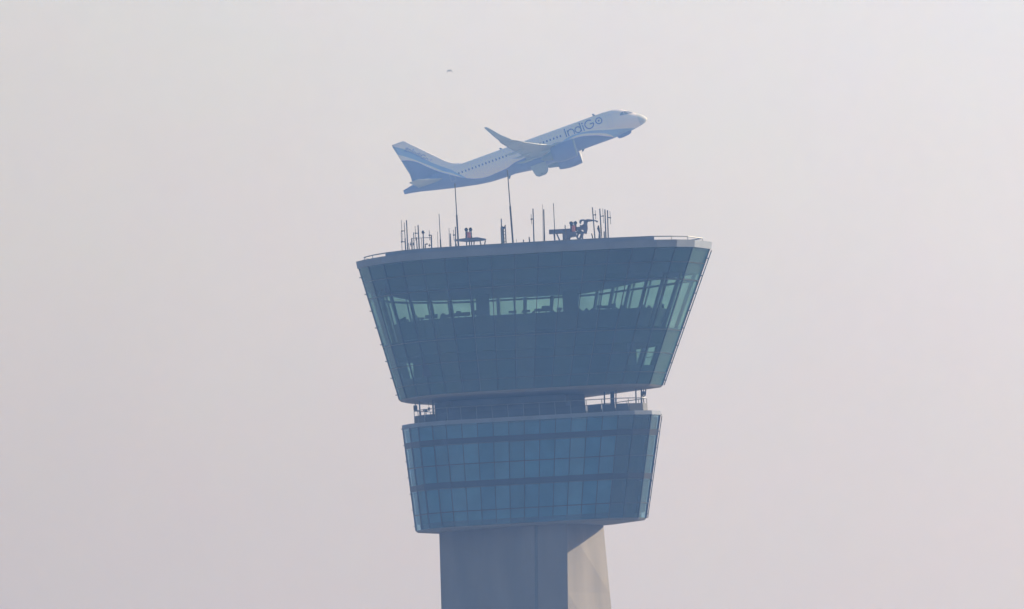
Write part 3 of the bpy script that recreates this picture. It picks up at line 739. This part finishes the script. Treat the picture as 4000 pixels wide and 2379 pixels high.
TOP = [(0, -.95), (.12, -.72), (.4, -.38), (.9, .04), (1.6, .5), (2.2, .95), (2.8, 1.38), (3.5, 1.72), (4.5, 1.97), (6, 2.07), (24, 2.07), (30, 2.07), (33, 2.0), (35, 1.78), (36.6, 1.48), (37.57, 1.3)]
BOT = [(0, -1.02), (.12, -1.25), (.4, -1.42), (.9, -1.58), (1.6, -1.73), (2.2, -1.82), (2.8, -1.89), (3.5, -1.96), (4.5, -2.02), (6, -2.07), (23, -2.07), (25, -1.96), (27, -1.66), (30, -1.03), (33, -.32), (35, .2), (36.6, .52), (37.57, .66)]
WID = [(0, .03), (.12, .3), (.4, .62), (.9, .95), (1.6, 1.25), (2.2, 1.44), (2.8, 1.6), (3.5, 1.75), (4.5, 1.9), (6, 1.975), (24, 1.975), (27, 1.8), (30, 1.4), (33, .9), (35, .58), (36.6, .34), (37.57, .2)]
def interp(tb, s):
    if s <= tb[0][0]: return tb[0][1]
    for (a, va), (b, vb) in zip(tb, tb[1:]):
        if s <= b:
            t_ = (s-a)/(b-a); return va+(vb-va)*t_
    return tb[-1][1]
def side_y(s, z):
    t_, b_ = interp(TOP, s), interp(BOT, s); zc = (t_+b_)/2; hz_ = (t_-b_)/2; w_ = interp(WID, s)
    return w_*math.sqrt(max(0.0, 1-((z-zc)/hz_)**2))
bm = bmesh.new(); rings = []
ss = [0, .05, .12, .25, .4, .65, .9, 1.25, 1.6, 2.2, 2.8, 3.5, 4.5, 6] + [6+k*1.5 for k in range(1, 13)] + [25, 26, 27, 28.5, 30, 31.5, 33, 34, 35, 36, 36.6, 37.2, 37.57]
NS = 40
for s in ss:
    t_, b_, w_ = interp(TOP, s), interp(BOT, s), interp(WID, s)
    rings.append([Vector((LX(s), w_*math.sin(2*math.pi*k/NS), (t_+b_)/2+(t_-b_)/2*math.cos(2*math.pi*k/NS))) for k in range(NS)])
NR = ss.index(1.25)+1
M['radome'] = mat('radome_grey_sun_toned', (0.62, 0.63, 0.68), 0.7, spec=0.2)  # grey radome paint, darkened further so the sunlit nose stays subdued
loft(bm, rings[NR-1:], cap=False); fus = link('fuselage', bm, M['livery'], plane, smooth=True, local=True)
bm = bmesh.new(); loft(bm, rings[:NR], cap=False); link('radome', bm, M['radome'], plane, smooth=True, local=True)
# belly fairing
bm = bmesh.new(); rings = []
for s, w_, zb in ((10.6, .6, -2.05), (11.6, 1.7, -2.25), (13, 2.1, -2.42), (16, 2.15, -2.45), (18.6, 2.05, -2.4), (20, 1.5, -2.2), (21.2, .5, -2.05)):
    rings.append([Vector((LX(s), w_*math.cos(q), -1.15+(zb+1.15)*max(0, math.sin(q))**.8 if math.sin(q) > 0 else -1.15)) for q in [math.pi*k/16 for k in range(17)]])
loft(bm, rings); link('belly_fairing', bm, M['indigo'], plane, smooth=True, local=True)

AF = [(0, 0), (.02, .018), (.08, .038), (.2, .055), (.35, .06), (.55, .048), (.8, .022), (1, .002)]
def foil(p, chord, tk, dirn, zlow=0.7):
    """airfoil section from leading edge p, chord runs aft (-X); thickness along dirn"""
    up = [(x, y*tk/.06) for x, y in AF]; lo = [(x, -y*zlow*tk/.06) for x, y in AF[1:-1]][::-1]
    dv = Vector(dirn)
    return [Vector(p)+Vector((-x*chord, 0, 0))+dv*(y*chord) for x, y in up+lo]
def wing(side):
    bm = bmesh.new()
    secs = [(0.0, 10.9, 8.1, -1.25, .07), (1.9, 11.8, 7.0, -1.12, .07), (6.3, 14.1, 4.75, -.70, .06), (10, 16.0, 3.6, -.18, .055), (13, 17.55, 2.7, .35, .05), (15.6, 18.9, 1.95, .95, .05)]
    rings = [foil((LX(s), side*y, z), c_, tk, (0, 0, 1)) for y, s, c_, z, tk in secs]
    loft(bm, rings); w_ = link('wing', bm, M['wing'], plane, smooth=True, local=True)
    bm = bmesh.new()
    secs = [(15.55, 18.88, 1.95, .94, 0), (16.3, 19.4, 1.7, 1.2, 25), (16.85, 19.95, 1.3, 1.65, 55), (17.2, 20.65, 1.0, 2.25, 72), (17.5, 21.3, .76, 3.0, 77), (17.72, 22.0, .5, 3.8, 80), (17.75, 22.3, .28, 4.05, 80)]
    rings = [foil((LX(s), side*y, z), c_, .045, (0, -side*math.sin(math.radians(an)), math.cos(math.radians(an)))) for y, s, c_, z, an in secs]
    loft(bm, rings); link('winglet', bm, M['wing'], w_, smooth=True, local=True)
    for y, s0, z in ((4.3, 17.2, -1.2), (8.2, 17.5, -.72), (11.4, 18.3, -.22)):
        bm = bmesh.new(); path_tube(bm, [Vector((LX(s0), side*y, z)), Vector((LX(s0+.8), side*y, z-.12)), Vector((LX(s0+2), side*y, z-.12)), Vector((LX(s0+3), side*y, z+.05))], [.04, .18, .16, .03])
        link('flap_fairing', bm, M['wing'], w_, smooth=True, local=True)
    return w_
for sd in (-1, 1):
    wing(sd)
    # engine
    y0 = sd*5.75; zc = -1.98
    e = bpy.data.objects.new('engine', None); COL.objects.link(e); e.parent = plane; e.location = (LX(11.2), y0, zc); e.scale = (1.03, 1.05, 1.05)
    bm = bmesh.new(); rings = []
    prof = [(.35, 1.02), (.08, 1.08), (-.02, 1.16), (.06, 1.24), (.35, 1.31), (1.2, 1.36), (2.2, 1.33), (3.0, 1.2), (3.55, 1.05), (3.5, .95), (2.6, .95)]
    for xx, rr in prof:
        rings.append([Vector((-xx-(-.10*math.cos(q) if xx < .4 else 0)*1.0, rr*math.sin(q), rr*math.cos(q))) for q in [2*math.pi*k/36 for k in range(36)]])
    loft(bm, rings, cap=True); link('nacelle', bm, M['indigo'], e, smooth=True, local=True)
    bm = bmesh.new(); rings = []
    for xx, rr in ((.22, 1.045), (.06, 1.085), (-.035, 1.165), (.05, 1.25), (.20, 1.285)):
        rings.append([Vector((-xx+.10*math.cos(q), rr*math.sin(q), rr*math.cos(q))) for q in [2*math.pi*k/36 for k in range(36)]])
    loft(bm, rings, cap=False); link('intake_lip', bm, M['bare'], e, smooth=True, local=True)
    bm = bmesh.new(); rings = []
    for xx, rr in ((2.5, .7), (3.6, .66), (4.3, .5), (4.9, .36), (5.3, .05)):
        rings.append([Vector((-xx, rr*math.sin(q), rr*math.cos(q))) for q in [2*math.pi*k/24 for k in range(24)]])
    loft(bm, rings); link('exhaust_cone', bm, M['steel_lt'], e, smooth=True, local=True)
    bm = bmesh.new()
    pl = [(LX(12.2), -.72), (LX(13.8), -.35), (LX(15.6), -.62), (LX(16.6), -1.0), (LX(15.9), -1.25), (LX(14.6), -1.15), (LX(13.0), -.95)]
    loft(bm, [[Vector((x, y0+o_, z)) for x, z in pl] for o_ in (-.2, .2)]); link('pylon', bm, M['wing'], plane, local=True)
    # tailplane
    bm = bmesh.new()
    rings = [foil((LX(s), sd*y, z), c_, .05, (0, 0, 1)) for y, s, c_, z in ((0, 30.7, 4.6, .75), (.9, 31.3, 4.0, .85), (6.2, 34.6, 1.55, 1.38), (6.35, 35.0, 1.0, 1.4))]
    loft(bm, rings); link('tailplane', bm, M['wing'], plane, smooth=True, local=True)
# fin
bm = bmesh.new()
rings = [foil((LX(s), 0, z), c_, tk, (0, 1, 0), 1.0) for z, s, c_, tk in ((1.6, 26.6, 9.2, .022), (2.1, 28.0, 7.9, .028), (2.6, 29.3, 6.55, .036), (3.2, 30.1, 5.75, .045), (7.9, 34.75, 2.15, .05), (8.2, 35.05, 1.85, .045))]
loft(bm, rings); link('tail_fin', bm, M['fin_livery'], plane, smooth=True, local=True)
# dark panes of the cockpit
def patch(bm, quad, off=.012, k=5):
    """quad of (s, z) corners wrapped on the body side towards the camera"""
    g = []
    for i in range(k+1):
        row = []
        for j in range(k+1):
            u_, v_ = i/k, j/k
            s = (1-u_)*((1-v_)*quad[0][0]+v_*quad[3][0]) + u_*((1-v_)*quad[1][0]+v_*quad[2][0])
            z = (1-u_)*((1-v_)*quad[0][1]+v_*quad[3][1]) + u_*((1-v_)*quad[1][1]+v_*quad[2][1])
            row.append(bm.verts.new((LX(s), -(side_y(s, z)+off), z)))
        g.append(row)
    for i in range(k):
        for j in range(k): bm.faces.new((g[i][j], g[i+1][j], g[i+1][j+1], g[i][j+1]))
for q_ in ([(1.62, .42), (2.15, .48), (2.45, 1.0), (2.25, 1.02)], [(2.25, .48), (2.85, .5), (2.95, 1.12), (2.52, 1.04)], [(2.95, .52), (3.6, .62), (3.45, .95), (3.04, 1.12)]):
    bm = bmesh.new(); patch(bm, q_, .02); link('cockpit_window', bm, M['pane'], plane, local=True)
# cabin windows on the side that shows
def oval(bm, s, z, a_, b_, off=.012):
    c = bm.verts.new((LX(s), -(side_y(s, z)+off), z))
    ring = [bm.verts.new((LX(s+a_*math.cos(q)), -(side_y(s, z+b_*math.sin(q))+off), z+b_*math.sin(q))) for q in [2*math.pi*k/10 for k in range(10)]]
    for i in range(10): bm.faces.new((c, ring[i], ring[(i+1) % 10]))
s = 12.9
while s < 29.3:
    if not (15.6 < s < 15.9):
        bm = bmesh.new(); oval(bm, s, .72, .13, .19); link('cabin_window', bm, M['pane'], plane, local=True)
    s += .533 if True else 0
M['seam'] = mat('door_gap', (0.50, 0.50, 0.58), 0.6)
# passenger doors outlined by thin seams
for s0, z0, z1, wd in ((4.9, -.55, 1.3, .8), (29.6, -.1, 1.45, .75)):
    bm = bmesh.new()
    for a0, a1 in (((s0, z0), (s0, z1)), ((s0+wd, z0), (s0+wd, z1)), ((s0, z0), (s0+wd, z0)), ((s0, z1), (s0+wd, z1))):
        if a0[0] == a1[0]: patch(bm, [(a0[0]-.02, a0[1]), (a0[0]+.02, a0[1]), (a0[0]+.02, a1[1]), (a0[0]-.02, a1[1])], .01, 6)
        else: patch(bm, [(a0[0], a0[1]-.02), (a1[0], a0[1]-.02), (a1[0], a0[1]+.02), (a0[0], a0[1]+.02)], .01, 6)
    link('door_seam', bm, M['seam'], plane, local=True)
# lettering IndiGo, thin geometric strokes wrapped on the body
def stroke(bm, pts, w_):
    prev = None
    for i, (u_, v_) in enumerate(pts):
        a = pts[max(i-1, 0)]; b = pts[min(i+1, len(pts)-1)]
        d = Vector((b[0]-a[0], b[1]-a[1])).normalized(); nn = Vector((-d.y, d.x))*w_/2
        row = []
        for sg in (-1, 1):
            x, z = u_+nn.x*sg, v_+nn.y*sg
            s = 12.15-x; zz = .28+z
            row.append(bm.verts.new((LX(s), -(side_y(s, min(zz, 2.0))+.015), zz)))
        if prev: bm.faces.new((prev[0], row[0], row[1], prev[1]))
        prev = row
def arc(cx, cy, r, a0, a1, n_=28): return [(cx+r*math.cos(math.radians(a0+(a1-a0)*k/n_)), cy+r*math.sin(math.radians(a0+(a1-a0)*k/n_))) for k in range(n_+1)]
def seg(x0, y0, x1, y1, n_=10): return [(x0+(x1-x0)*k/n_, y0+(y1-y0)*k/n_) for k in range(n_+1)]
WL = .17
letters = {'I': [seg(.10, 0, .10, 1.25)],
           'n': [seg(.42, 0, .42, .85), arc(.85, .42, .42, 170, 0) + seg(1.27, .40, 1.27, 0)],
           'd': [arc(1.86, .42, .41, 0, 360), seg(2.30, 0, 2.30, 1.30)],
           'i': [seg(2.64, 0, 2.64, .82), arc(2.64, 1.06, .05, 0, 360, 8)],
           'G': [arc(3.55, .60, .60, 50, 360) + seg(4.15, .6, 3.65, .6, 4)],
           'o': [arc(4.95, .62, .42, 0, 360), arc(4.95, .62, .07, 0, 360, 8)]}
for ch, strokes in letters.items():
    bm = bmesh.new()
    for st_ in strokes: stroke(bm, [(x*1.08, y*1.1) for x, y in st_], WL)
    link('letter', bm, M['letter'], plane, local=True)
# small web address up the fin
cu = bpy.data.curves.new('fin_text', 'FONT'); cu.body = 'goIndiGo.in'; cu.size = 1.15; cu.extrude = 0.0
to = bpy.data.objects.new('fin_text', cu); COL.objects.link(to)
bpy.context.view_layer.update()
me = bpy.data.meshes.new_from_object(to.evaluated_get(bpy.context.evaluated_depsgraph_get()))
bpy.data.objects.remove(to)
bm = bmesh.new(); bm.from_mesh(me); bpy.data.meshes.remove(me)
xs = [v.co.x for v in bm.verts]; kx = 4.7/(max(xs)-min(xs))
ang = math.radians(-47)
for v in bm.verts:
    u_, v_ = (v.co.x-min(xs))*kx, v.co.y*kx
    X = LX(35.35)+u_*math.cos(ang)-v_*math.sin(ang); Zz = 6.85+u_*math.sin(ang)+v_*math.cos(ang)
    v.co = Vector((X, -.22, Zz))
link('fin_lettering', bm, M['letter'], plane, local=True)
# gear doors still open
bm = bmesh.new()
for sd in (-1, 1):
    b = bmesh.new()
    pts = [(16.2, -2.0), (16.35, -2.9), (16.6, -3.3), (17.0, -3.5), (18.0, -3.5), (18.4, -3.2), (18.65, -2.0)]
    loft(b, [[Vector((LX(s), sd*1.75+o_, z)) for s, z in pts] for o_ in (-.05, .05)]); link('gear_door', b, M['wing'], plane, local=True)
    b = bmesh.new()
    tube(b, (LX(17.4), sd*1.1, -2.7), (LX(17.4), sd*1.5, -2.7), .56, n=24); link('main_wheel', b, M['tyre'], plane, local=True)
    b = bmesh.new()
    pts = [(2.8, -1.75), (2.9, -2.12), (3.4, -2.3), (4.3, -2.38), (4.9, -2.33), (5.1, -2.0)]
    loft(b, [[Vector((LX(s), sd*.4+o_, z)) for s, z in pts] for o_ in (-.03, .03)]); link('gear_door', b, M['indigo'], plane, local=True)
bm.free()
for s, z, dz in ((7.0, 2.04, .38), (21.6, 2.04, .3), (28.2, 2.0, .3), (10.2, -2.04, -.32), (21.8, -2.05, -.42)):
    b = bmesh.new()
    loft(b, [[Vector((LX(s0), o_, zz)) for s0, o_ in ((s+e0, -.03), (s+e0, .03), (s+e1, .03), (s+e1, -.03))] for zz, e0, e1 in ((z, 0, .42), (z+dz, .3, .5))])
    link('blade_antenna', b, M['steel'], plane, local=True)

# ------------------------------------------------------------------ bird
bp = at(1756, 277, 900)
bird = bpy.data.meshes.new('bird')
bm = bmesh.new()
loft(bm, [[Vector((x, r*math.cos(q), r*math.sin(q)*.9)) for q in [2*math.pi*k/10 for k in range(10)]] for x, r in ((-.26, .01), (-.16, .035), (-.05, .06), (.06, .055), (.12, .03), (.15, .035), (.19, .025), (.22, .004))])
for sd in (-1, 1):
    loft(bm, [[Vector((x0, sd*y, z)), Vector((x1, sd*y, z)), Vector((x1, sd*y, z-.03)), Vector((x0, sd*y, z-.03))] for y, z, x0, x1 in ((.03, .02, -.07, .08), (.15, .10, -.07, .11), (.27, .0, -.09, .08), (.34, -.12, -.10, .0))])
loft(bm, [[Vector((-.2, -.02, 0)), Vector((-.2, .02, 0)), Vector((-.2, .02, .01)), Vector((-.2, -.02, .01))], [Vector((-.33, -.05, 0)), Vector((-.33, .05, 0)), Vector((-.33, .05, .01)), Vector((-.33, -.05, .01))]])
bo = link('bird', bm, M['bird'], None, local=True); bo.location = bp; bo.scale = (0.95, 0.95, 1.5); bo.rotation_euler = (0, math.radians(-5), math.radians(75))
tag(bo, 'tiny dark bird with drooping wings, alone in the sky above the aircraft tail', 'bird')

# ------------------------------------------------------------------ haze
hm_ = bpy.data.materials.new('haze'); hm_.use_nodes = True; n = hm_.node_tree; n.nodes.clear()
o = n.nodes.new('ShaderNodeOutputMaterial'); v = n.nodes.new('ShaderNodeVolumePrincipled')
v.inputs['Color'].default_value = (0.205, 0.42, 1.0, 1); v.inputs['Absorption Color'].default_value = (1, 1, 1, 1)
v.inputs['Density'].default_value = 2.48e-4; v.inputs['Anisotropy'].default_value = 0.0
n.links.new(v.outputs[0], o.inputs['Volume'])
bm = bmesh.new(); box(bm, (0, 3000, 131), (11200, 12200, 265))
tag(link('haze', bm, hm_), 'pale bluish haze filling the air', 'haze', kind='stuff')
